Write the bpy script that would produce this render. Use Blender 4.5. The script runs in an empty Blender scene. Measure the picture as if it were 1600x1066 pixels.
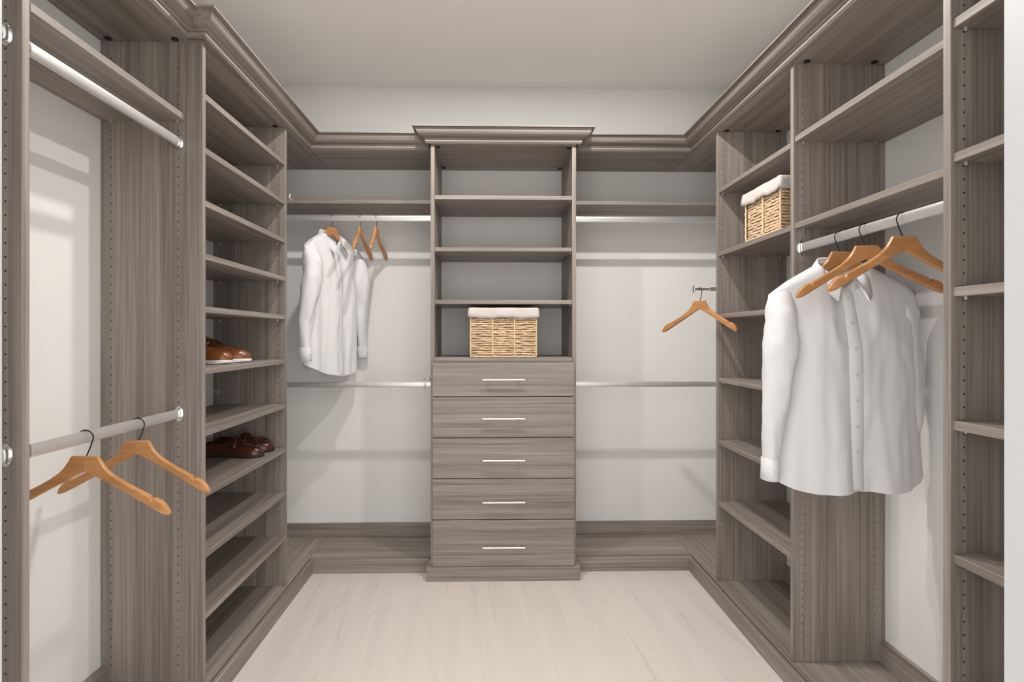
import bpy, bmesh, math, random
from mathutils import Vector, Matrix
random.seed(7)
S = bpy.context.scene
COL = S.collection
PI = math.pi
E = 1.32                      # eye height; most heights below are given relative to the eye

# ------------------------------------------------------------------ camera
cd = bpy.data.cameras.new('camera')
cam = bpy.data.objects.new('camera', cd); COL.objects.link(cam)
cd.sensor_width = 36.0
cd.lens = 850.0 / 1600.0 * 36.0
cd.shift_x = 18.0 / 1600.0
cd.shift_y = -6.5 / 1600.0
cd.clip_start = 0.02
cam.location = (0, 0, E)
cam.rotation_euler = (PI / 2, 0, -0.0203)
S.camera = cam

# ------------------------------------------------------------------ world, lights, exposure
w = bpy.data.worlds.new('world'); S.world = w; w.use_nodes = True
bg = w.node_tree.nodes['Background']
bg.inputs[0].default_value = (1.0, 0.985, 0.965, 1)
bg.inputs[1].default_value = 2.3
CEIL = E + 1.569
LIGHTS = [(-0.38, 2.18), (0.50, 2.18)]
LIGHT_W = [17.5, 22.5]
for (lx, ly), pw in zip(LIGHTS, LIGHT_W):
    ld = bpy.data.lights.new('downlight_lamp', 'AREA'); ld.shape = 'DISK'; ld.size = 0.065
    ld.energy = pw; ld.color = (1.0, 0.95, 0.90)
    lo = bpy.data.objects.new('downlight_lamp', ld); COL.objects.link(lo)
    lo.location = (lx, ly, CEIL - 0.012)
vs = S.view_settings
vs.view_transform = 'Standard'; vs.look = 'None'; vs.gamma = 1.0; vs.use_curve_mapping = False
vs.exposure = 0.0

# ------------------------------------------------------------------ materials
def new_mat(name):
    m = bpy.data.materials.new(name); m.use_nodes = True
    nt = m.node_tree
    return m, nt, nt.nodes['Principled BSDF']

def plain(name, col, rough=0.5, metal=0.0, bump=0.0, bscale=200.0, var=0.06, vscale=3.0, sheen=0.0):
    m, nt, b = new_mat(name)
    N, L = nt.nodes, nt.links
    tc = N.new('ShaderNodeTexCoord')
    nz = N.new('ShaderNodeTexNoise'); nz.inputs['Scale'].default_value = vscale; nz.inputs['Detail'].default_value = 3
    L.new(tc.outputs['Object'], nz.inputs['Vector'])
    cr = N.new('ShaderNodeValToRGB')
    cr.color_ramp.elements[0].position = 0.3; cr.color_ramp.elements[1].position = 0.7
    cr.color_ramp.elements[0].color = (*[c * (1 - var) for c in col], 1)
    cr.color_ramp.elements[1].color = (*[min(1, c * (1 + var)) for c in col], 1)
    L.new(nz.outputs['Fac'], cr.inputs['Fac']); L.new(cr.outputs['Color'], b.inputs['Base Color'])
    b.inputs['Roughness'].default_value = rough; b.inputs['Metallic'].default_value = metal
    if bump > 0:
        n2 = N.new('ShaderNodeTexNoise'); n2.inputs['Scale'].default_value = bscale; n2.inputs['Detail'].default_value = 4
        L.new(tc.outputs['Object'], n2.inputs['Vector'])
        bp = N.new('ShaderNodeBump'); bp.inputs['Strength'].default_value = bump; bp.inputs['Distance'].default_value = 0.002
        L.new(n2.outputs['Fac'], bp.inputs['Height']); L.new(bp.outputs['Normal'], b.inputs['Normal'])
    if sheen: b.inputs['Sheen Weight'].default_value = sheen
    return m

def wood(name, axis, cols, across=(110.0, 17.0), along=(1.6, 0.35), rough=0.45, bump=0.12):
    """streaky grain running along the given local axis"""
    m, nt, b = new_mat(name)
    N, L = nt.nodes, nt.links
    tc = N.new('ShaderNodeTexCoord'); oi = N.new('ShaderNodeObjectInfo')
    mul = N.new('ShaderNodeMath'); mul.operation = 'MULTIPLY'; mul.inputs[1].default_value = 37.0
    L.new(oi.outputs['Random'], mul.inputs[0])
    add = N.new('ShaderNodeVectorMath'); add.operation = 'ADD'
    L.new(tc.outputs['Object'], add.inputs[0]); L.new(mul.outputs[0], add.inputs[1])
    facs = []
    for k in range(2):
        mp = N.new('ShaderNodeMapping')
        sc = [across[k]] * 3; sc[axis] = along[k]
        mp.inputs['Scale'].default_value = sc
        L.new(add.outputs[0], mp.inputs['Vector'])
        nz = N.new('ShaderNodeTexNoise'); nz.inputs['Scale'].default_value = 1.0
        nz.inputs['Detail'].default_value = 4 if k == 0 else 3; nz.inputs['Roughness'].default_value = 0.6
        nz.inputs['Distortion'].default_value = 0.35 if k == 0 else 0.8
        L.new(mp.outputs[0], nz.inputs['Vector']); facs.append(nz.outputs['Fac'])
    mix = N.new('ShaderNodeMath'); mix.operation = 'MULTIPLY_ADD'; mix.inputs[1].default_value = 0.52
    L.new(facs[0], mix.inputs[0])
    m2 = N.new('ShaderNodeMath'); m2.operation = 'MULTIPLY'; m2.inputs[1].default_value = 0.48
    L.new(facs[1], m2.inputs[0]); L.new(m2.outputs[0], mix.inputs[2])
    cr = N.new('ShaderNodeValToRGB'); e = cr.color_ramp.elements
    e[0].position = 0.36; e[0].color = (*cols[0], 1)
    e[1].position = 0.64; e[1].color = (*cols[2], 1)
    mid = e.new(0.5); mid.color = (*cols[1], 1)
    L.new(mix.outputs[0], cr.inputs['Fac']); L.new(cr.outputs['Color'], b.inputs['Base Color'])
    b.inputs['Roughness'].default_value = rough
    bp = N.new('ShaderNodeBump'); bp.inputs['Strength'].default_value = bump; bp.inputs['Distance'].default_value = 0.001
    L.new(facs[0], bp.inputs['Height']); L.new(bp.outputs['Normal'], b.inputs['Normal'])
    return m

GREY = [(0.160, 0.137, 0.120), (0.262, 0.226, 0.199), (0.365, 0.319, 0.283)]
WX, WY, WZ = (wood('greige_wood_' + 'xyz'[a], a, GREY) for a in range(3))
MAPLE = [(0.40, 0.18, 0.065), (0.49, 0.235, 0.09), (0.57, 0.29, 0.12)]
M_HANG = wood('hanger_wood', 0, MAPLE, across=(60, 14), along=(6, 2), rough=0.35, bump=0.04)
M_WALL = plain('wall_paint', (0.79, 0.785, 0.77), 0.75, bump=0.05, bscale=400, var=0.01)
M_CEIL = plain('ceiling_paint', (0.93, 0.915, 0.90), 0.9, var=0.01)
M_TRIM = plain('white_trim', (0.52, 0.53, 0.54), 0.4, var=0.01)
M_ROD = plain('brushed_aluminium', (0.80, 0.79, 0.79), 0.32, 0.75, var=0.02)
M_CHROME = plain('chrome', (0.78, 0.78, 0.78), 0.12, 1.0, var=0.02)
M_NICKEL = plain('satin_nickel', (0.80, 0.73, 0.66), 0.38, 0.6, var=0.02)
M_HOOK = plain('dark_steel', (0.05, 0.045, 0.045), 0.3, 0.9, var=0.05)
M_DARK = plain('dark_plastic', (0.012, 0.011, 0.010), 0.6)
M_PIN = plain('pin_metal', (0.7, 0.7, 0.7), 0.3, 0.6)
M_SHIRT = plain('white_cotton', (0.70, 0.70, 0.71), 0.85, bump=0.25, bscale=60, var=0.01, sheen=0.1)
M_BUTTON = plain('shirt_button', (0.58, 0.58, 0.59), 0.3)
M_TAG = plain('collar_tag', (0.02, 0.02, 0.025), 0.7)
M_LINER = plain('liner_cloth', (0.62, 0.58, 0.55), 0.9, bump=0.4, bscale=120, var=0.03)
M_WICKER = plain('wicker', (0.66, 0.47, 0.30), 0.6, bump=0.3, bscale=150, var=0.20, vscale=45)
M_STAKE = plain('wicker_pale', (0.76, 0.58, 0.36), 0.6, var=0.15, vscale=60)
M_WDARK = plain('wicker_inside', (0.30, 0.18, 0.095), 0.9, var=0.2)
M_TAN = plain('tan_leather', (0.20, 0.068, 0.022), 0.28, var=0.25, vscale=18)
M_BROWN = plain('brown_leather', (0.062, 0.016, 0.009), 0.25, var=0.3, vscale=25)
M_SOLEW = plain('white_rubber', (0.78, 0.77, 0.76), 0.6)
M_SOLED = plain('dark_rubber', (0.02, 0.015, 0.013), 0.7)
M_LACE = plain('dark_laces', (0.05, 0.025, 0.015), 0.8)
M_BLUE = plain('blue_plastic', (0.25, 0.62, 0.78), 0.4)
def emissive(name, col, s):
    m, nt, b = new_mat(name)
    b.inputs['Base Color'].default_value = (*col, 1)
    b.inputs['Emission Color'].default_value = (*col, 1); b.inputs['Emission Strength'].default_value = s
    return m
M_LENS = emissive('lamp_lens', (1.0, 0.94, 0.86), 4.0)

def floor_mat():
    m, nt, b = new_mat('pale_veined_tile')
    N, L = nt.nodes, nt.links
    tc = N.new('ShaderNodeTexCoord')
    rot = N.new('ShaderNodeMapping'); rot.inputs['Rotation'].default_value = (0, 0, -0.06)
    L.new(tc.outputs['Object'], rot.inputs['Vector'])
    def nz(sc, det, dist):
        mp = N.new('ShaderNodeMapping'); mp.inputs['Scale'].default_value = sc
        L.new(rot.outputs[0], mp.inputs['Vector'])
        n = N.new('ShaderNodeTexNoise'); n.inputs['Scale'].default_value = 1.0; n.inputs['Detail'].default_value = det
        n.inputs['Roughness'].default_value = 0.6; n.inputs['Distortion'].default_value = dist
        L.new(mp.outputs[0], n.inputs['Vector']); return n.outputs['Fac']
    a = nz((15, 0.8, 1), 4, 0.3)
    cr = N.new('ShaderNodeValToRGB'); e = cr.color_ramp.elements
    e[0].position = 0.30; e[0].color = (0.675, 0.62, 0.572, 1); e[1].position = 0.62; e[1].color = (0.735, 0.675, 0.62, 1)
    L.new(a, cr.inputs['Fac'])
    v = nz((5.5, 0.22, 1), 3, 0.25)                       # thin veins where the noise crosses one half
    sb = N.new('ShaderNodeMath'); sb.operation = 'SUBTRACT'; sb.inputs[1].default_value = 0.5; L.new(v, sb.inputs[0])
    ab = N.new('ShaderNodeMath'); ab.operation = 'ABSOLUTE'; L.new(sb.outputs[0], ab.inputs[0])
    mr = N.new('ShaderNodeMapRange'); mr.inputs[1].default_value = 0.0; mr.inputs[2].default_value = 0.009
    mr.inputs[3].default_value = 0.26; mr.inputs[4].default_value = 0.0
    L.new(ab.outputs[0], mr.inputs[0])
    mx = N.new('ShaderNodeMixRGB'); mx.inputs[2].default_value = (0.42, 0.37, 0.33, 1)
    L.new(mr.outputs[0], mx.inputs[0]); L.new(cr.outputs['Color'], mx.inputs[1])
    L.new(mx.outputs[0], b.inputs['Base Color'])
    b.inputs['Roughness'].default_value = 0.42
    return m
M_FLOOR = floor_mat()

# ------------------------------------------------------------------ object helpers
def link(name, me, mat, parent=None, loc=(0, 0, 0), smooth=False):
    o = bpy.data.objects.new(name, me); COL.objects.link(o)
    if mat is not None: me.materials.append(mat)
    if smooth:
        for p in me.polygons: p.use_smooth = True
    if parent is not None:
        o.parent = parent
    o.location = loc
    return o

def wpos(o):
    v = Vector(o.location)
    while o.parent is not None:
        o = o.parent; v = v + Vector(o.location)
    return v

def from_bm(name, bm, mat, parent=None, loc=(0, 0, 0), smooth=False, normals=True):
    if normals: bmesh.ops.recalc_face_normals(bm, faces=bm.faces)
    me = bpy.data.meshes.new(name); bm.to_mesh(me); bm.free()
    return link(name, me, mat, parent, loc, smooth)

def smooth_angle(o, ang=0.6):
    me = o.data
    for p in me.polygons: p.use_smooth = True
    me.set_sharp_from_angle(angle=ang)

def box(name, x0, x1, y0, y1, z0, z1, mat, parent=None, bev=0.0012):
    """axis aligned board given in world x,y and heights relative to the eye"""
    c = Vector(((x0 + x1) / 2, (y0 + y1) / 2, (z0 + z1) / 2 + E))
    bm = bmesh.new(); bmesh.ops.create_cube(bm, size=1.0)
    for v in bm.verts:
        v.co.x *= abs(x1 - x0); v.co.y *= abs(y1 - y0); v.co.z *= abs(z1 - z0)
    if bev > 0:
        bmesh.ops.bevel(bm, geom=list(bm.edges), offset=bev, segments=1, affect='EDGES')
    loc = c - wpos(parent) if parent is not None else c
    return from_bm(name, bm, mat, parent, loc)

def tag(o, label, cat, group=None):
    o['label'] = label; o['category'] = cat
    if group: o['group'] = group
    return o

def thing(name, label, cat, loc, group=None, rotz=0.0):
    o = bpy.data.objects.new(name, None); COL.objects.link(o)
    o.empty_display_size = 0.05
    o.location = loc; o.rotation_euler = (0, 0, rotz)
    return tag(o, label, cat, group)

def struct(o):
    o['kind'] = 'structure'; return o

def tube(bm, pts, r, seg=10, cap=True):
    """swept round tube through the points; r number or list"""
    pts = [Vector(p) for p in pts]; n = len(pts)
    rs = r if isinstance(r, (list, tuple)) else [r] * n
    rings = []
    up = None
    for i, p in enumerate(pts):
        t = (pts[min(i + 1, n - 1)] - pts[max(i - 1, 0)]).normalized()
        if up is None:
            up = Vector((0, 0, 1)) if abs(t.z) < 0.9 else Vector((1, 0, 0))
        a = t.cross(up).normalized(); b2 = a.cross(t).normalized(); up = b2
        rings.append([bm.verts.new(p + rs[i] * (math.cos(k * 2 * PI / seg) * a + math.sin(k * 2 * PI / seg) * b2)) for k in range(seg)])
    for i in range(n - 1):
        for k in range(seg):
            bm.faces.new((rings[i][k], rings[i][(k + 1) % seg], rings[i + 1][(k + 1) % seg], rings[i + 1][k]))
    if cap:
        bm.faces.new(rings[0][::-1]); bm.faces.new(rings[-1])

def loft(bm, rings, closed=True, cap=True):
    vr = [[bm.verts.new(p) for p in ring] for ring in rings]
    n = len(vr[0])
    for i in range(len(vr) - 1):
        for k in range(n if closed else n - 1):
            bm.faces.new((vr[i][k], vr[i][(k + 1) % n], vr[i + 1][(k + 1) % n], vr[i + 1][k]))
    if cap and closed:
        bm.faces.new(vr[0][::-1]); bm.faces.new(vr[-1])
    return vr

# ------------------------------------------------------------------ main measures
T = 0.022                                   # board thickness
XWL, XWR, YW = -1.373, 1.517, 3.42          # walls
XL, XR = -1.016, 1.161                      # fronts of the side towers
XLN, XRN = -1.077, 1.100                    # fronts of the shallow left bay and the deep near right tower
YF = 0.92                                   # inner face of the door wall
YB = 3.072                                  # front of the back bays
DECK, FLOOR = -1.243, -E
ZTOP = 1.044                                # underside of the top boards
L1, L2, L3 = 1.2755, 1.948, 2.732           # near faces of left panels
R1, R2, R3 = 1.276, 2.055, 2.745            # near faces of right panels
CX0, CX1, CY = -0.320, 0.474, 2.964         # drawer tower outer sides and front

# ------------------------------------------------------------------ the room
struct(box('floor', -2.2, 2.4, -1.6, YW + 0.1, FLOOR - 0.1, FLOOR, M_FLOOR, bev=0))
struct(box('ceiling', XWL - 0.1, XWR + 0.1, YF - 0.12, YW + 0.1, 1.569, 1.669, M_CEIL, bev=0))
struct(box('wall_left', XWL - 0.1, XWL, YF - 0.12, YW + 0.1, FLOOR, 1.569, M_WALL, bev=0))
struct(box('wall_right', XWR, XWR + 0.1, YF - 0.12, YW + 0.1, FLOOR, 1.569, M_WALL, bev=0))
struct(box('wall_back', XWL, XWR, YW, YW + 0.1, FLOOR, 1.569, M_WALL, bev=0))
DXL, DXR, DH = -0.812, 0.890, 2.44 - E
struct(box('wall_front_left', XWL, DXL - 0.018, YF - 0.12, YF, FLOOR, 1.569, M_WALL, bev=0))
struct(box('wall_front_right', DXR + 0.018, XWR, YF - 0.12, YF, FLOOR, 1.569, M_WALL, bev=0))
struct(box('wall_front_top', DXL - 0.018, DXR + 0.018, YF - 0.12, YF, DH + 0.018, 1.569, M_WALL, bev=0))
struct(box('trim_1', DXL - 0.018, DXL, YF - 0.125, YF + 0.004, FLOOR, DH, M_TRIM))
struct(box('trim_2', DXR, DXR + 0.018, YF - 0.125, YF + 0.004, FLOOR, DH, M_TRIM))
struct(box('trim_3', DXL - 0.018, DXR + 0.018, YF - 0.125, YF + 0.004, DH, DH + 0.018, M_TRIM))

# wooden skirting standing on the platform
BH = DECK + 0.079
struct(box('baseboard_back_left', XL - 0.3, CX0 - 0.001, YW - 0.016, YW, DECK, BH + 0.004, WX))
struct(box('baseboard_back_right', CX1 + 0.001, XR + 0.3, YW - 0.016, YW, DECK, BH + 0.004, WX))
bl = struct(box('baseboard_left', XWL, XWL + 0.018, L1 + T, L2, DECK, BH, WY))
struct(box('baseboard_left_tower', XWL, XWL + 0.018, L2 + T, L3, DECK, BH, WY))
struct(box('baseboard_right', XWR - 0.018, XWR, R1 + T, R2, DECK, BH, WY))
struct(box('baseboard_right_tower', XWR - 0.018, XWR, R2 + T, R3, DECK, BH, WY))

# recessed ceiling lights (fixtures for the lamps at the top)
names = ['recessed ceiling downlight on the left, towards the shoe tower', 'recessed ceiling downlight on the right, towards the basket tower']
for (lx, ly), lb in zip(LIGHTS, names):
    t = thing('recessed_light', lb, 'light', (lx, ly, CEIL), 'recessed ceiling lights')
    bm = bmesh.new()
    prof = [(0.062, 0.0), (0.085, 0.0), (0.085, -0.003), (0.080, -0.006), (0.064, -0.006), (0.062, -0.003)]
    rings = [[(r * math.cos(a * PI / 16), r * math.sin(a * PI / 16), z) for a in range(32)] for r, z in prof + prof[:1]]
    loft(bm, rings, cap=False); bmesh.ops.remove_doubles(bm, verts=bm.verts, dist=1e-5)
    from_bm('trim_ring', bm, M_TRIM, t, smooth=True)
    bm = bmesh.new(); bmesh.ops.create_cone(bm, cap_ends=True, segments=32, radius1=0.061, radius2=0.061, depth=0.003)
    from_bm('lens', bm, M_LENS, t, (0, 0, -0.0025))

# ------------------------------------------------------------------ closet carcase helpers
def holes(panel, faces, z0, z1):
    """rows of shelf-pin holes; faces = list of (axis, face coord, sign, [column coords])"""
    bm = bmesh.new(); c = wpos(panel)
    for axis, f, sg, cols in faces:
        for col in cols:
            z = z0
            while z < z1:
                vv = []
                for k in range(6):
                    a = k * PI / 3; dx, dz = 0.0027 * math.cos(a), 0.0027 * math.sin(a)
                    p = (col + dx, f + sg * 0.0004, z + dz + E) if axis == 'y' else (f + sg * 0.0004, col + dx, z + dz + E)
                    vv.append(bm.verts.new(Vector(p) - c))
                bm.faces.new(vv); z += 0.032
    o = from_bm('pin_holes', bm, M_DARK, panel); o['kind'] = 'stuff'
    return o

def pins(parent, pts):
    """shelf pins, each a little stud under a shelf"""
    for p in pts:
        bm = bmesh.new(); bmesh.ops.create_cone(bm, cap_ends=True, segments=8, radius1=0.0035, radius2=0.0035, depth=0.008)
        from_bm('shelf_pin', bm, M_PIN, parent, Vector((p[0], p[1], p[2] + E)) - wpos(parent))

def cams(parent, pts):
    for p in pts:
        bm = bmesh.new(); bmesh.ops.create_cone(bm, cap_ends=True, segments=14, radius1=0.0125, radius2=0.011, depth=0.004)
        from_bm('cam_cap', bm, M_DARK, parent, Vector((p[0], p[1], p[2] - 0.002 + E)) - wpos(parent))

def shelf_y(parent, x0, x1, y0, y1, ztop, name='shelf'):
    """a shelf on a side wall: grain along y"""
    s = box(name, x0, x1, y0 + 0.0006, y1 - 0.0006, ztop - T, ztop, WY, parent)
    return s

# ---- shoe tower on the left
t = thing('shelf_tower', 'tall greige shoe shelf tower with ten shelves on the left wall', 'shelf unit', ((XWL + XL) / 2, (L2 + L3) / 2, 0))
p = box('side_panel', XWL, XL, L2, L2 + T, DECK, ZTOP, WZ, t); holes(p, [('y', L2, -1, [-1.334, -1.100])], -1.16, 1.0)
p = box('side_panel', XWL, XL, L3, L3 + T, DECK, ZTOP, WZ, t); holes(p, [('y', L3, -1, [-1.334, -1.053])], -1.16, 1.0)
LSH = [.874, .680, .490, .299, .109, -.112, -.335, -.554, -.774, -.994]
for z in LSH:
    s = shelf_y(t, XWL + 0.004, XL - 0.003, L2 + T, L3, z)
    pins(s, [(-1.053, L3 - 0.006, z - T - 0.004), (-1.334, L3 - 0.006, z - T - 0.004)])
tp = box('top_panel', XWL, XL + 0.013, L2 - 0.002, YW, ZTOP, ZTOP + T, WY, t)
cams(tp, [(-1.06, L3 - 0.02, ZTOP), (-1.32, L3 - 0.02, ZTOP)])

# ---- partition and shelf of the left hanging bay
p = box('side_panel', XWL, XLN, L1, L1 + T, DECK, ZTOP, WZ); p.name = 'partition_panel'
tag(p, 'greige partition panel at the left edge between two hanging bays', 'panel')
holes(p, [('y', L1, -1, [-1.334, -1.114])], -1.16, 1.0)
s = shelf_y(None, XWL + 0.004, XLN + 0.001, L1 + T, L2, .786, 'hanging_bay_shelf')
tag(s, 'long greige shelf above the upper rod on the left wall', 'shelf')
pins(s, [(-1.10, L2 - 0.006, .76), (-1.334, L2 - 0.006, .76)])
s = box('top_board', XWL, XLN + 0.013, YF, L2 - 0.004, ZTOP, ZTOP + T, WY)
tag(s, 'greige top board over the left hanging bay, under the crown', 'top board')
cams(s, [(-1.10, L2 - 0.022, ZTOP), (-1.33, L2 - 0.022, ZTOP)])

# ---- basket tower on the right
t = thing('shelf_tower', 'tall greige shelf tower on the right holding a wicker basket', 'shelf unit', ((XWR + XR) / 2, (R2 + R3) / 2, 0))
p = box('side_panel', XR, XWR, R2, R2 + T, DECK, ZTOP, WZ, t); holes(p, [('y', R2, -1, [1.476, 1.196])], -1.16, 1.0)
p = box('side_panel', XR, XWR, R3, R3 + T, DECK, ZTOP, WZ, t); holes(p, [('y', R3, -1, [1.476, 1.185])], -1.16, 1.0)
RSH = [.752, .432, .116, -.208, -.526, -.838]
for z in RSH:
    s = shelf_y(t, XR + 0.004, XWR - 0.004, R2 + T, R3, z)
    pins(s, [(1.185, R3 - 0.006, z - T - 0.004), (1.476, R3 - 0.006, z - T - 0.004)])
tp = box('top_panel', XR - 0.013, XWR, R2 - 0.002, YW, ZTOP, ZTOP + T, WY, t)
cams(tp, [(1.20, R3 - 0.02, ZTOP), (1.46, R3 - 0.02, ZTOP)])

# ---- right hanging bay
for z, lb in ((.766, 'upper greige shelf of the right hanging bay, below the top board'), (.434, 'greige shelf right above the rod with the white shirt')):
    s = shelf_y(None, XR + 0.006, XWR - 0.004, R1 + T, R2, z, 'hanging_bay_shelf'); tag(s, lb, 'shelf')
    pins(s, [(1.196, R2 - 0.006, z - T - 0.004), (1.476, R2 - 0.006, z - T - 0.004)])
s = box('top_board', XR - 0.013, XWR, R1 + T + 0.002, R2 - 0.004, ZTOP, ZTOP + T, WY)
tag(s, 'greige top board over the right hanging bay, under the crown', 'top board')
cams(s, [(1.20, R2 - 0.022, ZTOP), (1.46, R2 - 0.022, ZTOP)])

# ---- near right tower, cut by the door jamb
t = thing('shelf_tower', 'deep greige shelf tower beside the white door jamb on the right', 'shelf unit', ((XWR + XRN) / 2, 1.1, 0))
p = box('side_panel', XRN, XWR, R1, R1 + T, DECK, ZTOP, WZ, t); holes(p, [('y', R1, -1, [1.476, 1.132])], -1.16, 1.0)
box('side_panel', XRN, XWR, YF + 0.006, YF + 0.006 + T, DECK, ZTOP, WZ, t)
for z in (.758, .438, .118, -.200, -.518, -.838):
    s = shelf_y(t, XRN + 0.006, XWR - 0.004, YF + 0.006 + T, R1, z)
    pins(s, [(1.132, R1 - 0.006, z - T - 0.004)])
box('top_panel', XRN - 0.013, XWR, YF + 0.006, R1 + T, ZTOP, ZTOP + T, WY, t)
box('base', XRN - 0.03, XWR, YF + 0.006, R1 + T, FLOOR, DECK, WY, t)

# ---- back bays
for x0, x1, side in ((XL - 0.002, CX0, 'left'), (CX1, XR + 0.002, 'right')):
    s = box('hanging_bay_shelf', (XWL + 0.003) if side == 'left' else x0 + 0.001, (XWR - 0.003) if side == 'right' else x1 - 0.001, 3.135, YW - 0.003, .765, .787, WX)
    tag(s, 'greige shelf on the back wall %s of the drawer tower' % side, 'shelf')
    a, b_ = (x0 - 0.0, x1 - 0.001) if side == 'left' else (x0 + 0.001, x1)
    s = box('top_board', a + (0.017 if side == 'left' else 0), b_ - (0.017 if side == 'right' else 0), YB - 0.013, YW, ZTOP, ZTOP + T, WX)
    tag(s, 'greige top board on the back wall %s of the drawer tower' % side, 'top board')

# ---- drawer tower
t = thing('drawer_tower', 'greige tower with five drawers below open shelves on the back wall', 'drawer unit', ((CX0 + CX1) / 2, 3.19, 0))
YCB = YW - 0.018
for x0, sg in ((CX0, 1), (CX1 - T, -1)):
    p = box('side_panel', x0, x0 + T, CY, YCB, DECK, ZTOP, WZ, t)
    f = x0 + T if sg > 0 else x0
    holes(p, [('x', f, sg, [CY + 0.037, YCB - 0.037])], -0.08, 1.0)
for z in (.771, .488, .201):
    s = box('shelf', CX0 + T + 0.0006, CX1 - T - 0.0006, CY + 0.001, YCB, z - T, z, WX, t)
    pins(s, [(CX0 + T + 0.005, CY + 0.037, z - T - 0.004), (CX1 - T - 0.005, CY + 0.037, z - T - 0.004)])
box('counter', CX0 + T + 0.0006, CX1 - T - 0.0006, CY - 0.018, YCB, -.137, -.113, WX, t)
tp = box('top_panel', CX0, CX1, CY - 0.013, YW, ZTOP, ZTOP + T, WX, t)
cams(tp, [(x, y, ZTOP) for x in (CX0 + T + 0.016, CX1 - T - 0.016) for y in (CY + 0.03, YCB - 0.04)])
box('carcase_back', CX0 + T, CX1 - T, YCB - 0.012, YCB, DECK, -.138, WX, t)
box('plinth', -.340, .4925, 2.936, 3.05, FLOOR, -1.245, WX, t, bev=0.002)
hc = (CX0 + CX1) / 2
for z1, z0, hz in ((-.139, -.322, -.2315), (-.327, -.544, -.441), (-.549, -.766, -.666), (-.771, -.988, -.891), (-.993, -1.2425, -1.134)):
    d = box('drawer', CX0 + 0.0125, CX1 - 0.0125, CY - 0.020, CY - 0.001, z0, z1, WX, t, bev=0.0015)
    box('drawer_box', CX0 + T + 0.012, CX1 - T - 0.012, CY + 0.001, YCB - 0.03, z0 + 0.02, z1 - 0.04, WX, d)
    bm = bmesh.new()
    tube(bm, [(-.1135, -0.026, 0), (.1135, -0.026, 0)], 0.0048, 12)
    for sx in (-.078, .078):
        tube(bm, [(sx, 0, 0), (sx, -0.026, 0)], 0.004, 10)
    h = from_bm('handle', bm, M_NICKEL, d, Vector((hc, CY - 0.020, hz + E)) - wpos(d), smooth=False)
    smooth_angle(h); h['label'] = 'slim satin nickel bar handle'

# ---- platforms with kick boards
def mitred(path, prof, i0, i1, lift=0.0):
    """sweep profile (outward p, height z) along a plan path, mitred; return bmesh for path[i0..i1]"""
    P = [Vector((a, b, 0)) for a, b in path]
    rings = []
    for i in range(i0, i1 + 1):
        def nrm(a, b):
            d = (b - a).normalized(); return Vector((d.y, -d.x, 0))
        if 0 < i < len(P) - 1:
            n1, n2 = nrm(P[i - 1], P[i]), nrm(P[i], P[i + 1])
            m = (n1 + n2) / (1 + n1.dot(n2))
        elif i == 0: m = nrm(P[0], P[1])
        else: m = nrm(P[-2], P[-1])
        rings.append([P[i] + m * p + Vector((0, 0, z + E + lift)) for p, z in prof])
    c = sum((r[0] for r in rings), Vector()) / len(rings)
    bm = bmesh.new(); loft(bm, [[v - c for v in r] for r in rings])
    return bm, c

KX0, KX1, KY = -.984, 1.124, 3.049
kprof = [(0, FLOOR), (0, DECK - 0.003), (-0.004, DECK), (-0.017, DECK), (-0.017, FLOOR)]
kpath = [(KX0, YF + 0.004), (KX0, KY), (-.3405, KY)]
kpath2 = [(.493, KY), (KX1, KY), (KX1, R1 + T + 0.001)]
def platform(label, deckbox, grain, path, i0, i1):
    t = thing('platform', label, 'platform', ((deckbox[0] + deckbox[1]) / 2, (deckbox[2] + deckbox[3]) / 2, 0))
    box('deck', *deckbox, FLOOR, DECK, grain, t)
    bm, c = mitred(path, kprof, i0, i1)
    from_bm('kick_board', bm, grain, t, c - wpos(t))
platform('low greige platform and kick board running under the left wall units', (XWL, KX0 - 0.025, YF + 0.004, YW), WY, kpath, 0, 1)
platform('low greige platform on the back wall left of the drawers', (KX0 - 0.0245, CX0 - 0.0005, KY + 0.025, YW), WX, kpath, 1, 2)
platform('low greige platform on the back wall right of the drawers', (CX1 + 0.0005, KX1 + 0.0245, KY + 0.025, YW), WX, kpath2, 0, 1)
platform('low greige platform and kick board running under the right wall units', (KX1 + 0.025, XWR, R1 + T + 0.001, YW), WY, kpath2, 1, 2)

# ---- crown moulding
cprof = [(0.012, 1.0595), (0.012, 1.040), (0.021, 1.040), (0.021, 1.043), (0.025, 1.0445), (0.0275, 1.049), (0.0275, 1.054), (0.025, 1.0575), (0.0245, 1.0585),
         (0.030, 1.0595), (0.0330, 1.0620), (0.0330, 1.0645), (0.031, 1.0665), (0.034, 1.0685), (0.044, 1.0700), (0.053, 1.0735), (0.0605, 1.079), (0.066, 1.086), (0.0695, 1.093), (0.0715, 1.100),
         (0.0725, 1.1065), (0.088, 1.1075), (0.088, 1.113), (0.0, 1.113), (0.0, 1.0595)]
cpath = [(XLN, YF + 0.004), (XLN, L2 - 0.006), (XL, L2 - 0.006), (XL, YB), (CX0 - 0.001, YB), (CX0 - 0.001, CY), (CX1 + 0.001, CY), (CX1 + 0.001, YB),
         (XR, YB), (XR, R1 + T + 0.004), (XRN, R1 + T + 0.004), (XRN, YF + 0.004)]
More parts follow.
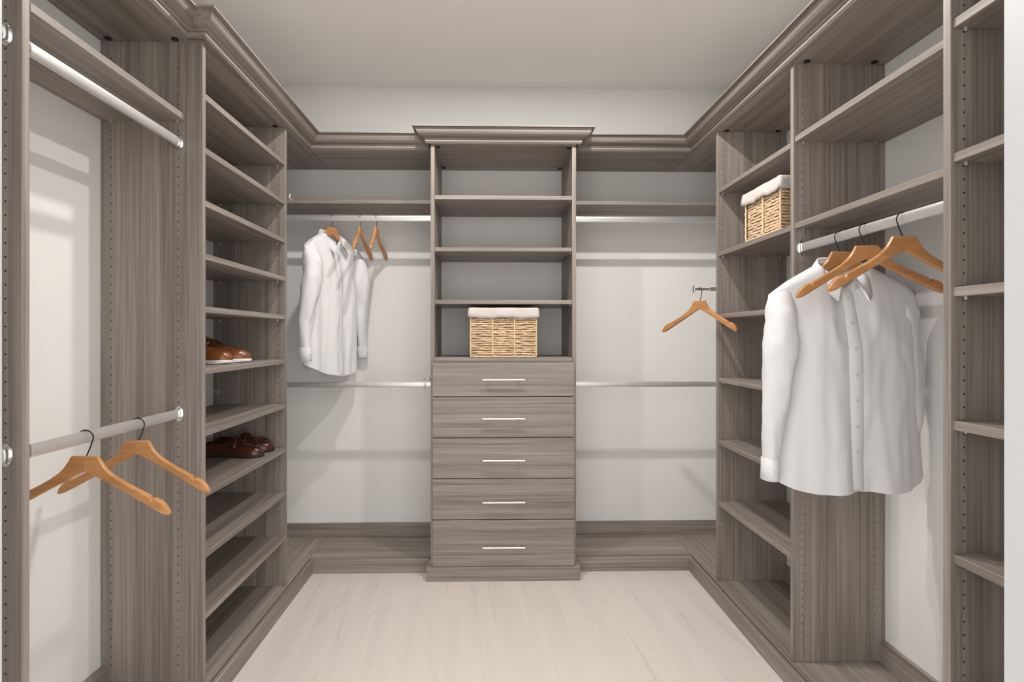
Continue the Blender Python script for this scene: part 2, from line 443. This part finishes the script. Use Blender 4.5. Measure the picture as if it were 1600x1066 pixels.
for i0, i1, m, lb in ((0, 3, WY, 'greige crown moulding along the left wall units, stepping out at the shoe tower'),
                      (3, 4, WX, 'greige crown moulding on the back wall left of the drawer tower'),
                      (4, 7, WX, 'greige crown moulding projecting over the drawer tower'),
                      (7, 8, WX, 'greige crown moulding on the back wall right of the drawer tower'),
                      (8, 11, WY, 'greige crown moulding along the right wall units')):
    bm, c = mitred(cpath, cprof, i0, i1, 0.007)
    o = from_bm('crown_molding', bm, m, None, c); tag(o, lb, 'crown molding', 'crown moulding round the closet')

# ------------------------------------------------------------------ rods
def oval(bm, a, b, hw, hh, seg=20):
    a, b = Vector(a), Vector(b); d = (b - a).normalized(); s = d.cross(Vector((0, 0, 1)))
    rings = []
    for p in (a, b):
        r = []
        for k in range(seg):
            an = k * 2 * PI / seg
            cx, cz = math.cos(an), math.sin(an)
            f = (abs(cx) ** 3 + abs(cz) ** 3) ** (-1 / 3)
            r.append(p + s * (hw * f * cx) + Vector((0, 0, hh * f * cz)))
        rings.append(r)
    loft(bm, rings)

def rod(label, a, b, brackets=(1, 1), cat='rod'):
    a, b = Vector((a[0], a[1], a[2] + E)), Vector((b[0], b[1], b[2] + E))
    mid = (a + b) / 2
    t = thing('closet_rod', label, 'closet rod', mid, 'hanging rods')
    d = (b - a).normalized()
    bm = bmesh.new(); oval(bm, a - mid + d * 0.003, b - mid - d * 0.003, 0.008, 0.0165)
    smooth_angle(from_bm('tube', bm, M_ROD, t))
    for on, p, sg in ((brackets[0], a, 1), (brackets[1], b, -1)):
        if not on: continue
        bm = bmesh.new()
        q = p - mid
        oval(bm, q + d * sg * 0.0004, q + d * sg * 0.004, 0.015, 0.0215)
        oval(bm, q + d * sg * 0.004, q + d * sg * 0.016, 0.0105, 0.019)
        for zz in (-0.0215, 0.0215):
            oval(bm, q + Vector((0, 0, zz)) + d * sg * 0.0004, q + Vector((0, 0, zz)) + d * sg * 0.005, 0.007, 0.005, 10)
        smooth_angle(from_bm('bracket', bm, M_CHROME, t))
    return t
rod('upper metal rod in the left hanging bay', (-1.097, L1 + T, .687), (-1.097, L2, .687))
rod('lower metal rod on the left carrying two bare hangers', (-1.097, L1 + T, -.272), (-1.097, L2, -.272))
rod('upper metal rod by the left door jamb, only its end showing', (-1.110, YF, .695), (-1.110, L1, .695))
rod('lower metal rod by the left door jamb, only its end showing', (-1.110, YF, -.272), (-1.110, L1, -.272))
rod('upper metal rod on the back wall carrying a white shirt', (XWL, 3.17, .687), (CX0, 3.17, .687))
rod('lower bare metal rod on the back wall left of the drawers', (XWL, 3.17, -.277), (CX0, 3.17, -.277))
rod('upper bare metal rod on the back wall right of the drawers', (CX1, 3.17, .687), (XWR, 3.17, .687))
rod('lower bare metal rod on the back wall right of the drawers', (CX1, 3.17, -.277), (XWR, 3.17, -.277))
rod('metal rod in the right hanging bay carrying a shirt and two bare hangers', (1.190, R1 + T, .340), (1.190, R2, .340))

# valet rods on the back faces of the side towers
def valet(label, x0, x1, y, z, sg):
    t = thing('valet_rod', label, 'valet rod', (x0, y, z + E), 'pull-out valet rods')
    bm = bmesh.new(); tube(bm, [(0, 0, 0), (x1 - x0, 0, 0)], 0.0065, 14); from_bm('tube', bm, M_CHROME, t, smooth=False)
    bm = bmesh.new()
    tube(bm, [(sg * 0.004, 0, 0), (-sg * 0.000, 0, 0), (-sg * 0.003, 0, 0), (-sg * 0.007, 0, 0)], [0.010, 0.020, 0.021, 0.013], 18)
    from_bm('end_knob', bm, M_CHROME, t, smooth=True)
    bm = bmesh.new()
    tube(bm, [(x1 - x0 - sg * 0.03, 0, 0), (x1 - x0 + sg * 0.16, 0, 0)], 0.0105, 14)
    from_bm('sleeve', bm, M_CHROME, t)
    return t
valet('chrome valet rod pulled out, holding one bare hanger', 1.052, 1.165, R3 + T + 0.014, .245, 1)
valet('chrome valet rod pushed in at the end of the shoe tower', -1.004, -1.035, L3 + T + 0.014, .708, -1)

# ------------------------------------------------------------------ hangers
def hanger_meshes():
    xs = []
    n = 64
    for i in range(n + 1): xs.append(-0.228 + 0.456 * i / n)
    for s in (-1, 1):
        xs += [s * 0.1765, s * 0.180, s * 0.186, s * 0.1885, s * 0.0345, s * 0.226, s * 0.2295]
    xs = sorted(set(round(x, 5) for x in xs))
    def lerp(tab, x):
        for (a, fa), (b, fb) in zip(tab, tab[1:]):
            if x <= b: return fa + (fb - fa) * (x - a) / (b - a)
        return tab[-1][1]
    top = [(0, 0), (.0345, 0), (.042, -.014), (.052, -.030), (.066, -.045), (.085, -.059), (.11, -.074), (.15, -.095), (.1765, -.1085), (.180, -.1165), (.186, -.1195), (.1885, -.113), (.205, -.120), (.218, -.130), (.226, -.142), (.2295, -.152)]
    bot = [(0, -.043), (.012, -.047), (.04, -.062), (.08, -.084), (.14, -.117), (.19, -.145), (.215, -.158), (.226, -.161), (.2295, -.158)]
    out = []
    for side in (-1, 1):
        bm = bmesh.new(); rings = []
        for x in [x for x in xs if x * side >= -1e-6]:
            ax = abs(x); zt, zb = lerp(top, ax), lerp(bot, ax)
            y = -0.35 * ax * ax * (1.0 if ax < .2 else .2 / ax)          # shoulders sweep forward
            th = 0.0062 + 0.004 * min(1, ax / 0.2)
            if ax > 0.22: th *= 0.75
            c = min(0.004, (zt - zb) * 0.3)
            rings.append([(x, y - th, zb + c), (x, y - th, zt - c), (x, y - th + c, zt), (x, y + th - c, zt), (x, y + th, zt - c), (x, y + th, zb + c), (x, y + th - c, zb), (x, y - th + c, zb)])
        if side < 0: rings = rings[::-1]
        loft(bm, rings)
        bmesh.ops.recalc_face_normals(bm, faces=bm.faces)
        me = bpy.data.meshes.new('arm'); bm.to_mesh(me); bm.free(); me.materials.append(M_HANG)
        for p_ in me.polygons: p_.use_smooth = True
        me.set_sharp_from_angle(angle=0.5)
        out.append(me)
    return out
ARM_L, ARM_R = hanger_meshes()
def hook_mesh(drop, sg):
    """drop = height of the rod's top above the flat top of the hanger; sg = side the arc bulges to"""
    R, r = 0.0205, 0.0019
    cz = drop + r - R
    pts = []
    for i in range(25):
        a = math.radians(20 + (215 - 20) * i / 24)               # from the open side over the top to below the bulge side
        pts.append((-sg * R * math.cos(a) * 1.0, 0, cz + R * math.sin(a)))
    x_end, _, z_end = pts[-1]
    for i in range(1, 9):                                        # S-curve back to the stem
        u = i / 8; e = u * u * (3 - 2 * u)
        pts.append((x_end * (1 - e), 0, z_end + (-0.012 - z_end) * (u * 0.75 + 0.25 * e)))
    bm = bmesh.new(); tube(bm, pts, r, 8)
    bmesh.ops.recalc_face_normals(bm, faces=bm.faces)
    me = bpy.data.meshes.new('hook'); bm.to_mesh(me); bm.free(); me.materials.append(M_HOOK)
    for p_ in me.polygons: p_.use_smooth = True
    return me
HK = {}
def hanger(label, x, y, zrod, rotz, sg, roll=0.0, rodh=0.0165, hook_rot=0.0, drop=0.068, size=1.0):
    t = thing('wooden_hanger', label, 'hanger', (x, y, zrod + rodh - drop + E), 'wooden clothes hangers')
    t.rotation_euler = (0, roll, rotz)
    key = (round(drop, 4), sg)
    if key not in HK: HK[key] = hook_mesh(drop, sg)
    for nm, me in (('arm', ARM_L), ('arm', ARM_R)):
        o = bpy.data.objects.new(nm, me); COL.objects.link(o); o.parent = t; o.scale = (size, 1, 1)
    h = bpy.data.objects.new('hook', HK[key]); COL.objects.link(h); h.parent = t
    h.rotation_euler = (0, 0, hook_rot); h['label'] = 'dark metal hook'
    return t
hanger('bare wooden hanger on the lower left rod, nearest the partition panel', -1.097, 1.500, -.272, 0.05, 1)
hanger('bare wooden hanger on the lower left rod, nearer the shoe tower', -1.097, 1.720, -.272, 0.0, 1)
hanger('wooden hanger inside the white shirt on the right', 1.190, 1.820, .340, -0.03, -1, size=0.92)
hanger('bare wooden hanger right in front of the white shirt, middle of three', 1.190, 1.695, .340, -0.05, -1, roll=-0.03)
hanger('bare wooden hanger on the right rod, nearest the camera', 1.190, 1.540, .340, 0.0, -1)
SH_ROT = math.radians(66)
hanger('wooden hanger inside the white shirt on the back wall', -.914, 3.17, .687, SH_ROT, 1, hook_rot=math.radians(90) - SH_ROT, size=0.92)
hanger('bare wooden hanger on the back rod, nearer the white shirt', -.748, 3.17, .687, PI / 2, 1)
hanger('bare wooden hanger on the back rod, nearer the drawer tower', -.656, 3.17, .687, PI / 2, 1)
hanger('bare wooden hanger hanging from the chrome valet rod', 1.083, R3 + T + 0.014, .245, math.radians(-60), 1, rodh=0.0065, hook_rot=math.radians(-20), drop=0.066)

# ------------------------------------------------------------------ shirts
def noise3(x, y, z):
    from mathutils import noise
    return noise.noise(Vector((x, y, z)))

def shirt(label, x, y, ztop, rotz, seed, half=0.245, length=0.80, sway=0.0, arms=((-1, -0.03), (1, 0.03)), roll=0.0, flare=0.0, depth=0.055):
    t = thing('dress_shirt', label, 'shirt', (x, y, ztop + E), 'white dress shirts')
    t.rotation_euler = (0, roll, rotz)
    NU, NV = 56, 52
    neck = 0.072
    def ztopline(u, back):
        ax = abs(u) * half
        if ax < neck:
            k = 1 - (ax / neck) ** 2
            return -0.036 - (0.004 if back else 0.085) * k ** 0.7
        q = (ax - neck) / (half - neck)
        return -0.036 - 0.094 * q - 0.010 * q ** 6
    def zhem(u, back):
        return -length - (0.0 if back else 0.0) + 0.055 * abs(u) ** 3 + 0.012 * math.sin(3 * u + seed)
    def surf(u, v, back, off=0.0):
        z0, z1 = ztopline(u, back), zhem(u, back)
        z = z0 + (z1 - z0) * v
        dz = max(0.0, (-z - 0.10)) / (length - 0.10)              # 0 at chest .. 1 at hem
        wd = half * (1.0 - 0.10 * min(1, dz * 4) + (0.05 + flare) * dz)
        wd += 0.006 * noise3(seed, z * 6, 1.0)
        xx = u * wd + sway * dz
        edge = (1 - abs(u) ** 2.6)
        rise = min(1.0, (z0 - z) / 0.22) ** 0.6
        d = depth * edge * rise + 0.017 * (1 - abs(u) ** 9) * min(1.0, max(0.0, (z0 - z)) / 0.012) ** 0.5
        A = 0.002 + 0.009 * dz ** 0.8
        sgn = 1 if back else -1
        fold = A * (math.sin(7.5 * u + seed * 1.7 + 1.2 * z) + 0.8 * noise3(u * 5 + seed, z * 1.2, 7.7) * 2) * edge ** 0.5
        fold += 0.016 * noise3(u * 3.0 + seed, z * 2.2, 2.0 + sgn) * rise * edge ** 0.5
        fold += 0.0045 * noise3(u * 9 + seed, z * 11, 5.0 + sgn) * rise * edge ** 0.5
        yy = sgn * (d + off) + fold * rise - 0.35 * min(abs(xx), 0.215) ** 2 * (1 - dz)
        return Vector((xx, yy, z))
    bm = bmesh.new()
    for back in (False, True):
        g = [[bm.verts.new(surf(-1 + 2 * i / NU, j / NV, back)) for i in range(NU + 1)] for j in range(NV + 1)]
        for j in range(NV):
            for i in range(NU):
                bm.faces.new((g[j][i], g[j][i + 1], g[j + 1][i + 1], g[j + 1][i]))
    bmesh.ops.remove_doubles(bm, verts=bm.verts, dist=0.0012)
    from_bm('body', bm, M_SHIRT, t, smooth=True)
    # placket with buttons
    bm = bmesh.new(); rows = []
    for j in range(45):
        v = 0.012 + 0.975 * j / 44
        rows.append([surf(u, v, False, o_) for u, o_ in ((-0.075, 0.0004), (-0.068, 0.003), (0.068, 0.003), (0.075, 0.0004))])
    loft(bm, rows, closed=False, cap=False)
    pl = from_bm('placket', bm, M_SHIRT, t, smooth=True)
    for j in range(7):
        v = 0.055 + 0.125 * j
        pnt = surf(0.0, v, False, 0.0060)
        bm = bmesh.new(); bmesh.ops.create_cone(bm, cap_ends=True, segments=14, radius1=0.0055, radius2=0.0048, depth=0.0022)
        bmesh.ops.rotate(bm, verts=bm.verts, cent=(0, 0, 0), matrix=Matrix.Rotation(PI / 2, 3, 'X'))
        from_bm('button', bm, M_BUTTON, pl, pnt)
    # collar: stand inside, fall outside
    bm = bmesh.new(); rows = []
    NA = 40; A0 = 0.90 * PI
    for i in range(NA + 1):
        a = -A0 + 2 * A0 * i / NA
        k = (1 - math.cos(a)) / 2
        cx, cy = math.sin(a), math.cos(a)
        T_ = Vector((0.070 * cx, 0.050 * cy, -0.012 - 0.085 * k ** 1.6))
        I_ = Vector((0.068 * cx, 0.047 * cy, T_.z - 0.040))
        tip = k ** 7
        B_ = Vector((0.093 * cx + (0.026 * (1 if cx > 0 else -1)) * tip, 0.068 * cy - 0.012 * tip, T_.z - 0.052 - 0.032 * tip))
        mid = (T_ + B_) / 2 + Vector((0.006 * cx, 0.006 * cy, 0.006))
        rows.append([I_, T_ + Vector((-0.001 * cx, -0.001 * cy, -0.002)), T_ + Vector((0.003 * cx, 0.003 * cy, 0.001)), mid, B_, B_ + Vector((-0.003 * cx, -0.003 * cy, 0.0)), T_ + Vector((0, 0, -0.010))])
    loft(bm, rows, closed=False, cap=False)
    co = from_bm('collar', bm, M_SHIRT, t, smooth=True)
    bm = bmesh.new(); bmesh.ops.create_cube(bm, size=1)
    for v in bm.verts: v.co = Vector((v.co.x * 0.03, v.co.y * 0.002, v.co.z * 0.014))
    from_bm('tag', bm, M_TAG, co, (0.006, 0.040, -0.048))
    # sleeves and cuffs
    for sg, fy in arms:
        bm = bmesh.new(); rings = []
        NS, NR = 34, 22
        def tab(tb, q):
            for (a_, fa), (b_, fb) in zip(tb, tb[1:]):
                if q <= b_:
                    e_ = (q - a_) / (b_ - a_); e_ = e_ * e_ * (3 - 2 * e_); return fa + (fb - fa) * e_
            return tb[-1][1]
        OUT = [(0, .002), (.12, .013), (.4, .033), (.8, .037), (1, .030)]
        INN = [(0, -.070), (.12, -.078), (.32, -.086), (.6, -.050), (1, -.018)]
        DEP = [(0, .010), (.06, .032), (.16, .050), (.4, .048), (1, .028)]
        for j in range(NS + 1):
            s = j / NS
            z = -0.121 - 0.579 * s
            o_, n_ = half + tab(OUT, s), half + tab(INN, s)
            cx, rx = sg * (o_ + n_) / 2, (o_ - n_) / 2
            cy = fy * min(1, s * 3) + 0.010 * math.sin(s * 5 + seed) - 0.018 * (1 - s)
            ry = tab(DEP, s)
            ring = []
            for k in range(NR):
                a = k * 2 * PI / NR
                damp = min(1, s * 6)
                wob = 1 + damp * (0.20 * noise3(math.cos(a) * 1.6 + seed * 3 + sg, math.sin(a) * 1.6, s * 6) + 0.15 * noise3(math.cos(a) * 3 + sg, math.sin(a) * 3, s * 19 + seed))
                slope = 0.026 * (1 - s) ** 5 * (-sg * math.cos(a))
                ring.append(Vector((cx + rx * (1 + (wob - 1) * 0.5) * math.cos(a), cy + ry * wob * math.sin(a), z + slope)))
            rings.append(ring)
        loft(bm, rings)
        sl = from_bm('sleeve', bm, M_SHIRT, t, smooth=True)
        c0 = sum(rings[-1], Vector()) / NR
        bm = bmesh.new(); rr = []
        for q, sc in ((0.012, 0.80), (0.008, 1.10), (-0.03, 1.12), (-0.064, 1.20), (-0.065, 1.10), (-0.03, 1.0)):
            rr.append([Vector((c0.x + 0.0235 * sc * math.cos(k * 2 * PI / NR) * (1 + 0.06 * math.sin(3 * k)), c0.y + 0.031 * sc * math.sin(k * 2 * PI / NR), c0.z + q)) for k in range(NR)])
        loft(bm, rr, cap=False)
        cf = from_bm('cuff', bm, M_SHIRT, t, smooth=True)
        bm = bmesh.new(); bmesh.ops.create_cone(bm, cap_ends=True, segments=12, radius1=0.005, radius2=0.0045, depth=0.002)
        bmesh.ops.rotate(bm, verts=bm.verts, cent=(0, 0, 0), matrix=Matrix.Rotation(PI / 2, 3, 'X'))
        from_bm('cuff_button', bm, M_BUTTON, cf, (c0.x, c0.y - 0.0360, c0.z - 0.03))
    return t
shirt('large white dress shirt hanging in the right bay', 1.190, 1.822, .288, -0.03, 1.3, flare=0.10, sway=0.025, length=0.81)
shirt('white dress shirt turned sideways on the back wall rod', -.914, 3.17, .635, SH_ROT, 4.1, half=0.245, length=0.85, depth=0.05, arms=((-1, -0.04), (1, -0.03)))

# ------------------------------------------------------------------ wicker baskets with cloth liners
def basket(label, x, y, z, wx, wy, h, rows, stakes, rotz=0.0):
    """wx, wy outer size; h total height; origin at the base centre"""
    t = thing('wicker_basket', label, 'basket', (x, y, z + E), 'lined wicker baskets', rotz)
    hb = h - 0.03
    bm = bmesh.new(); bmesh.ops.create_cube(bm, size=1)
    for v in bm.verts: v.co = Vector((v.co.x * (wx - 0.020), v.co.y * (wy - 0.020), (v.co.z + 0.5) * (hb - 0.004) + 0.003))
    top = [f for f in bm.faces if f.normal.z > 0.9]
    r = bmesh.ops.inset_region(bm, faces=top, thickness=0.01)
    for f in top:
        for v in f.verts: v.co.z = 0.02
    from_bm('core', bm, M_WDARK, t)
    def outline(inset, n=25):
        a, b = wx / 2 - inset, wy / 2 - inset
        pts = []
        for (x0, y0), (x1, y1) in (((-a, -b), (a, -b)), ((a, -b), (a, b)), ((a, b), (-a, b)), ((-a, b), (-a, -b))):
            for i in range(n): pts.append((x0 + (x1 - x0) * i / n, y0 + (y1 - y0) * i / n))
        return pts
    base = outline(0.006); n = len(base)
    bm = bmesh.new(); dz = hb / rows
    for j in range(rows):
        ring = []; zc = dz * (j + 0.5)
        for i, (px, py) in enumerate(base):
            jit = 0.0016 * noise3(i * 0.35, j * 3.3, x * 5) + 0.0012 * random.uniform(-1, 1)
            bul = 0.0022 * math.sin(i * 2 * PI / 25 * 3 + PI * (j % 2))
            nx, ny = px / (wx / 2), py / (wy / 2)
            mx = max(abs(nx), abs(ny)); ox, oy = (1 if nx > 0 else -1) * (abs(nx) > 0.97), (1 if ny > 0 else -1) * (abs(ny) > 0.95)
            zz = zc + 1.5 * jit + 0.0028 * noise3(i * 0.21 + 9, j * 1.7, y * 3)
            rr = dz * 0.44
            sec = []
            for k in range(6):
                a = k * PI / 3
                o_ = (bul + jit + rr * 0.8 * math.cos(a))
                sec.append((px + ox * o_, py + oy * o_, max(0.0005, zz + rr * math.sin(a))))
            ring.append(sec)
        ring.append(ring[0])
        loft(bm, ring, cap=False)
    bmesh.ops.remove_doubles(bm, verts=bm.verts, dist=1e-5)
    o = from_bm('weave', bm, M_WICKER, t, smooth=True); o['kind'] = 'stuff'
    a, b = wx / 2, wy / 2
    spots = [(sx * (a - 0.004), sy * (b - 0.004)) for sx in (-1, 1) for sy in (-1, 1)]
    for f in stakes:
        spots += [(f * a, -b + 0.001), (f * a, b - 0.001), (-a + 0.001, f * b), (a - 0.001, f * b)]
    for px, py in spots:
        bm = bmesh.new()
        pts = [(px + 0.0012 * math.sin(q * 2.2), py + 0.0012 * math.cos(q * 2.2), hb * q / 16 + (0.0045 if q == 0 else 0)) for q in range(17)]
        tube(bm, pts, [0.0040 + 0.0010 * (q % 2) for q in range(17)], 8)
        from_bm('stake', bm, M_STAKE, t, smooth=True)
    bm = bmesh.new()
    tube(bm, [(*p_, 0.005) for p_ in outline(0.003, 12)] + [(-wx / 2 + 0.003, -wy / 2 + 0.003, 0.005)], 0.0045, 8)
    from_bm('bottom_rim', bm, M_STAKE, t, smooth=True)
    # liner folded over the rim
    bm = bmesh.new(); ol = outline(0.0, 22); m = len(ol); rings = []
    levels = [(-0.022, 0.03, 0), (-0.010, h - 0.02, 0), (-0.006, h - 0.002, 0), (0.001, h, 0), (0.0045, h - 0.0015, .1), (0.006, h - 0.005, .3), (0.007, h - 0.02, .7), (0.008, h - 0.036, 1), (0.009, h - 0.054, 1), (0.006, h - 0.0555, 1), (0.004, h - 0.04, 1)]
    for off, zz, wv in levels:
        ring = []
        for i, (px, py) in enumerate(ol):
            s = i / 22 * 2 * PI
            pf = 0.0035 * math.sin(s * 2.0 + 1) + 0.0022 * math.sin(s * 5 + x)
            k = 1 + (off + wv * pf * 0.8) / (wx / 2); k2 = 1 + (off + wv * pf * 0.8) / (wy / 2)
            ring.append(Vector((px * k, py * k2, zz + pf * (0.15 + 0.75 * wv))))
        rings.append(ring)
    loft(bm, rings)
    from_bm('liner', bm, M_LINER, t, smooth=True)
    return t
basket('wicker basket with white liner on the drawer tower counter', .077, CY + 0.155, -.113, .368, .29, .272, 19, (-0.33, 0.33))
basket('wicker basket with white liner on the right tower shelf', 1.172 + 0.165, 2.328, .432, .325, .305, .222, 15, (-0.08,))

# ------------------------------------------------------------------ shoes (toe along local +x, heel at -x, sole on z = 0)
def shoe(kind, label, x, y, z, rotz, group, mirror=1):
    t = thing('shoe', label, 'shoe', (x, y, z + E), group, rotz)
    L = 0.29 if kind == 'derby' else 0.275
    def hw(s):          # half width along the sole, s from heel 0 to toe 1
        tab = [(0, .018), (.03, .028), (.10, .034), (.25, .034), (.42, .033), (.58, .042), (.72, .049), (.84, .045), (.93, .033), (.98, .018), (1, .006)]
        for (a, fa), (b, fb) in zip(tab, tab[1:]):
            if s <= b: return fa + (fb - fa) * (s - a) / (b - a)
        return .006
    def bend(s): return mirror * 0.010 * math.sin(s * PI * 0.9) ** 2
    def ht(s):
        tab = [(0, .060), (.05, .070), (.15, .072), (.30, .070), (.42, .082), (.50, .078), (.60, .066), (.70, .056), (.80, .050), (.90, .042), (.96, .032), (1, .012)] if kind == 'derby' else \
              [(0, .058), (.05, .068), (.15, .068), (.32, .066), (.46, .082), (.54, .076), (.64, .060), (.76, .050), (.88, .040), (.95, .030), (1, .010)]
        for (a, fa), (b, fb) in zip(tab, tab[1:]):
            if s <= b: return fa + (fb - fa) * (s - a) / (b - a)
        return .012
    sole_h = 0.015 if kind == 'derby' else 0.012
    ss = [0, .02, .05, .10, .16, .22, .29, .36, .42, .48, .54, .60, .66, .72, .78, .84, .89, .93, .96, .985, 1]
    # sole
    bm = bmesh.new(); rings = []
    for s in ss:
        w_ = hw(s) + 0.004; px = -L / 2 + L * s; py = bend(s)
        zb = 0.0 + (0.007 * max(0, (s - .75) / .25) ** 2 if kind == 'derby' else 0.004 * max(0, (s - .8) / .2) ** 2)
        rings.append([(px, py - w_, zb + 0.002), (px, py - w_, sole_h), (px, py - w_ * .9, sole_h + 0.002), (px, py + w_ * .9, sole_h + 0.002), (px, py + w_, sole_h), (px, py + w_, zb + 0.002), (px, py + w_ * .9, zb), (px, py - w_ * .9, zb)])
    loft(bm, rings); smooth_angle(from_bm('sole', bm, M_SOLEW if kind == 'derby' else M_SOLED, t), 0.8)
    # upper: open at the ankle
    bm = bmesh.new(); rings = []
    NR = 18
    for s in ss:
        w_ = hw(s); px = -L / 2 + L * s; py = bend(s); h_ = ht(s)
        op = 1.0 if s < .34 else max(0.0, 1 - (s - .34) / .10)     # ankle opening
        ring = []
        for k in range(NR + 1):
            a = PI * k / NR
            c, sn = math.cos(a), math.sin(a)
            yy = w_ * (abs(c) ** 0.75) * (1 if c > 0 else -1)
            zz = (sole_h - 0.002) + h_ * sn ** 0.7
            if op > 0 and sn > 0.80:                                # sink the throat into the shoe
                dp = min(1, (sn - 0.80) / 0.12)
                zz -= op * dp * h_ * 0.60
            ring.append((px - (0.006 * sn if s < 0.04 else 0), py + yy * (1 - 0.18 * sn), zz))
        rings.append(ring)
    loft(bm, rings, closed=False, cap=False)
    bmesh.ops.contextual_create(bm, geom=[])  if False else None
    up = from_bm('upper', bm, M_TAN if kind == 'derby' else M_BROWN, t, smooth=True)
    if kind == 'derby':
        bm = bmesh.new()                                            # tongue
        rr = []
        for s, zc, ww in ((.30, .118, .022), (.36, .112, .023), (.44, .104, .021), (.52, .094, .018)):
            px = -L / 2 + L * s
            rr.append([(px, bend(s) - ww, zc - 0.012), (px, bend(s), zc), (px, bend(s) + ww, zc - 0.012), (px + 0.004, bend(s) + ww, zc - 0.017), (px + 0.004, bend(s), zc - 0.006), (px + 0.004, bend(s) - ww, zc - 0.017)])
        loft(bm, rr); from_bm('tongue', bm, M_TAN, t, smooth=True)
        for i in range(5):                                          # laces
            s = .40 + .045 * i; px = -L / 2 + L * s; zt = sole_h + ht(s) + 0.001
            bm = bmesh.new()
            tube(bm, [(px - 0.004, bend(s) - 0.020, zt - 0.012), (px, bend(s) - 0.010, zt + 0.002), (px + 0.002, bend(s), zt + 0.005), (px, bend(s) + 0.010, zt + 0.002), (px - 0.004, bend(s) + 0.020, zt - 0.012)], 0.0026, 6)
            from_bm('lace', bm, M_LACE, t, smooth=True)
    else:
        bm = bmesh.new(); N_ = 20                                   # gathered apron seam round the toe
        for i in range(N_):
            a = -1.35 + 2.7 * i / (N_ - 1)
            s = .66 + .235 * math.cos(a); px = -L / 2 + L * s
            yy = bend(s) + math.sin(a) * 0.030
            zz = sole_h + ht(s) * 0.90
            d = Vector((math.cos(a) * 0.4 + 0.1, math.sin(a), -0.75)).normalized() * 0.011
            p0 = Vector((px, yy, zz)) - d * 0.5 + Vector((0, 0, .004)); p1 = p0 + d * 1.3
            tube(bm, [p0, (p0 + p1) / 2 + Vector((0, 0, 0.002)), p1], [0.0022, 0.0032, 0.0018], 6)
        from_bm('apron_seam', bm, M_BROWN, t, smooth=True)
        bm = bmesh.new(); rr = []                                   # strap across the instep
        for i in range(13):
            a = PI * (0.12 + 0.76 * i / 12); s = .54
            w_, h_ = hw(s) + 0.002, ht(s) + 0.003
            yy = bend(s) + w_ * math.cos(a); zz = sole_h + h_ * math.sin(a) ** 0.8
            px = -L / 2 + L * s
            rr.append([(px - 0.010, yy, zz + 0.002), (px - 0.010, yy, zz - 0.003), (px + 0.010, yy, zz - 0.006), (px + 0.010, yy, zz - 0.001)])
        loft(bm, rr); from_bm('strap', bm, M_BROWN, t, smooth=True)
    return t
zs = LSH[5]; zl = LSH[7]
shoe('derby', 'tan leather lace-up shoe with white sole, the nearer of the pair', -1.060 - .145, 2.268, zs, -0.05, 'tan lace-up shoes')
shoe('derby', 'tan leather lace-up shoe with white sole, the farther of the pair', -1.050 - .145, 2.412, zs, 0.04, 'tan lace-up shoes', -1)
shoe('loafer', 'dark brown leather loafer with gathered toe, the nearer of the pair', -1.045 - .138, 2.540, zl, 0.0, 'brown loafers')
shoe('loafer', 'dark brown leather loafer with gathered toe, the farther of the pair', -1.045 - .138, 2.662, zl, 0.03, 'brown loafers', -1)

# ------------------------------------------------------------------ keys in the lock on the side of the drawer tower
t = thing('key_set', 'small keys hanging from a lock on the drawer tower side', 'keys', (CX0, CY + 0.02, -.232 + E))
bm = bmesh.new(); tube(bm, [(0, 0, 0), (-0.006, 0, 0)], 0.009, 14); from_bm('lock', bm, M_DARK, t)
bm = bmesh.new(); tube(bm, [(-0.004, 0, 0), (-0.030, 0, 0)], 0.0022, 8); tube(bm, [(-0.022, 0, -0.004), (-0.034, 0, 0.006), (-0.040, 0, 0), (-0.034, 0, -0.008), (-0.022, 0, -0.004)], 0.002, 6)
from_bm('key', bm, M_CHROME, t)
bm = bmesh.new()
tube(bm, [(-0.033 + 0.011 * math.sin(i * PI / 8), 0.001 * i / 16, -0.012 + 0.011 * math.cos(i * PI / 8)) for i in range(17)], 0.0011, 6)
from_bm('ring', bm, M_CHROME, t, smooth=True)
bm = bmesh.new(); tube(bm, [(-0.033, 0, -0.022), (-0.034, 0, -0.030), (-0.033, 0, -0.036), (-0.032, 0, -0.056)], [0.003, 0.006, 0.003, 0.002], 8)
from_bm('key', bm, M_CHROME, t, smooth=True)

# small blue ring left on the back edge of the shoe tower
bm = bmesh.new(); pts = [(0.018 * math.cos(i * PI / 10), 0, 0.0055 * math.sin(i * PI / 10)) for i in range(21)]
tube(bm, pts, 0.0022, 6)
o = from_bm('plastic_clip', bm, M_BLUE, None, (-1.352, L3 - 0.0022, -.270 + E), smooth=True)
tag(o, 'tiny blue plastic clip at the back of the shoe tower', 'clip')
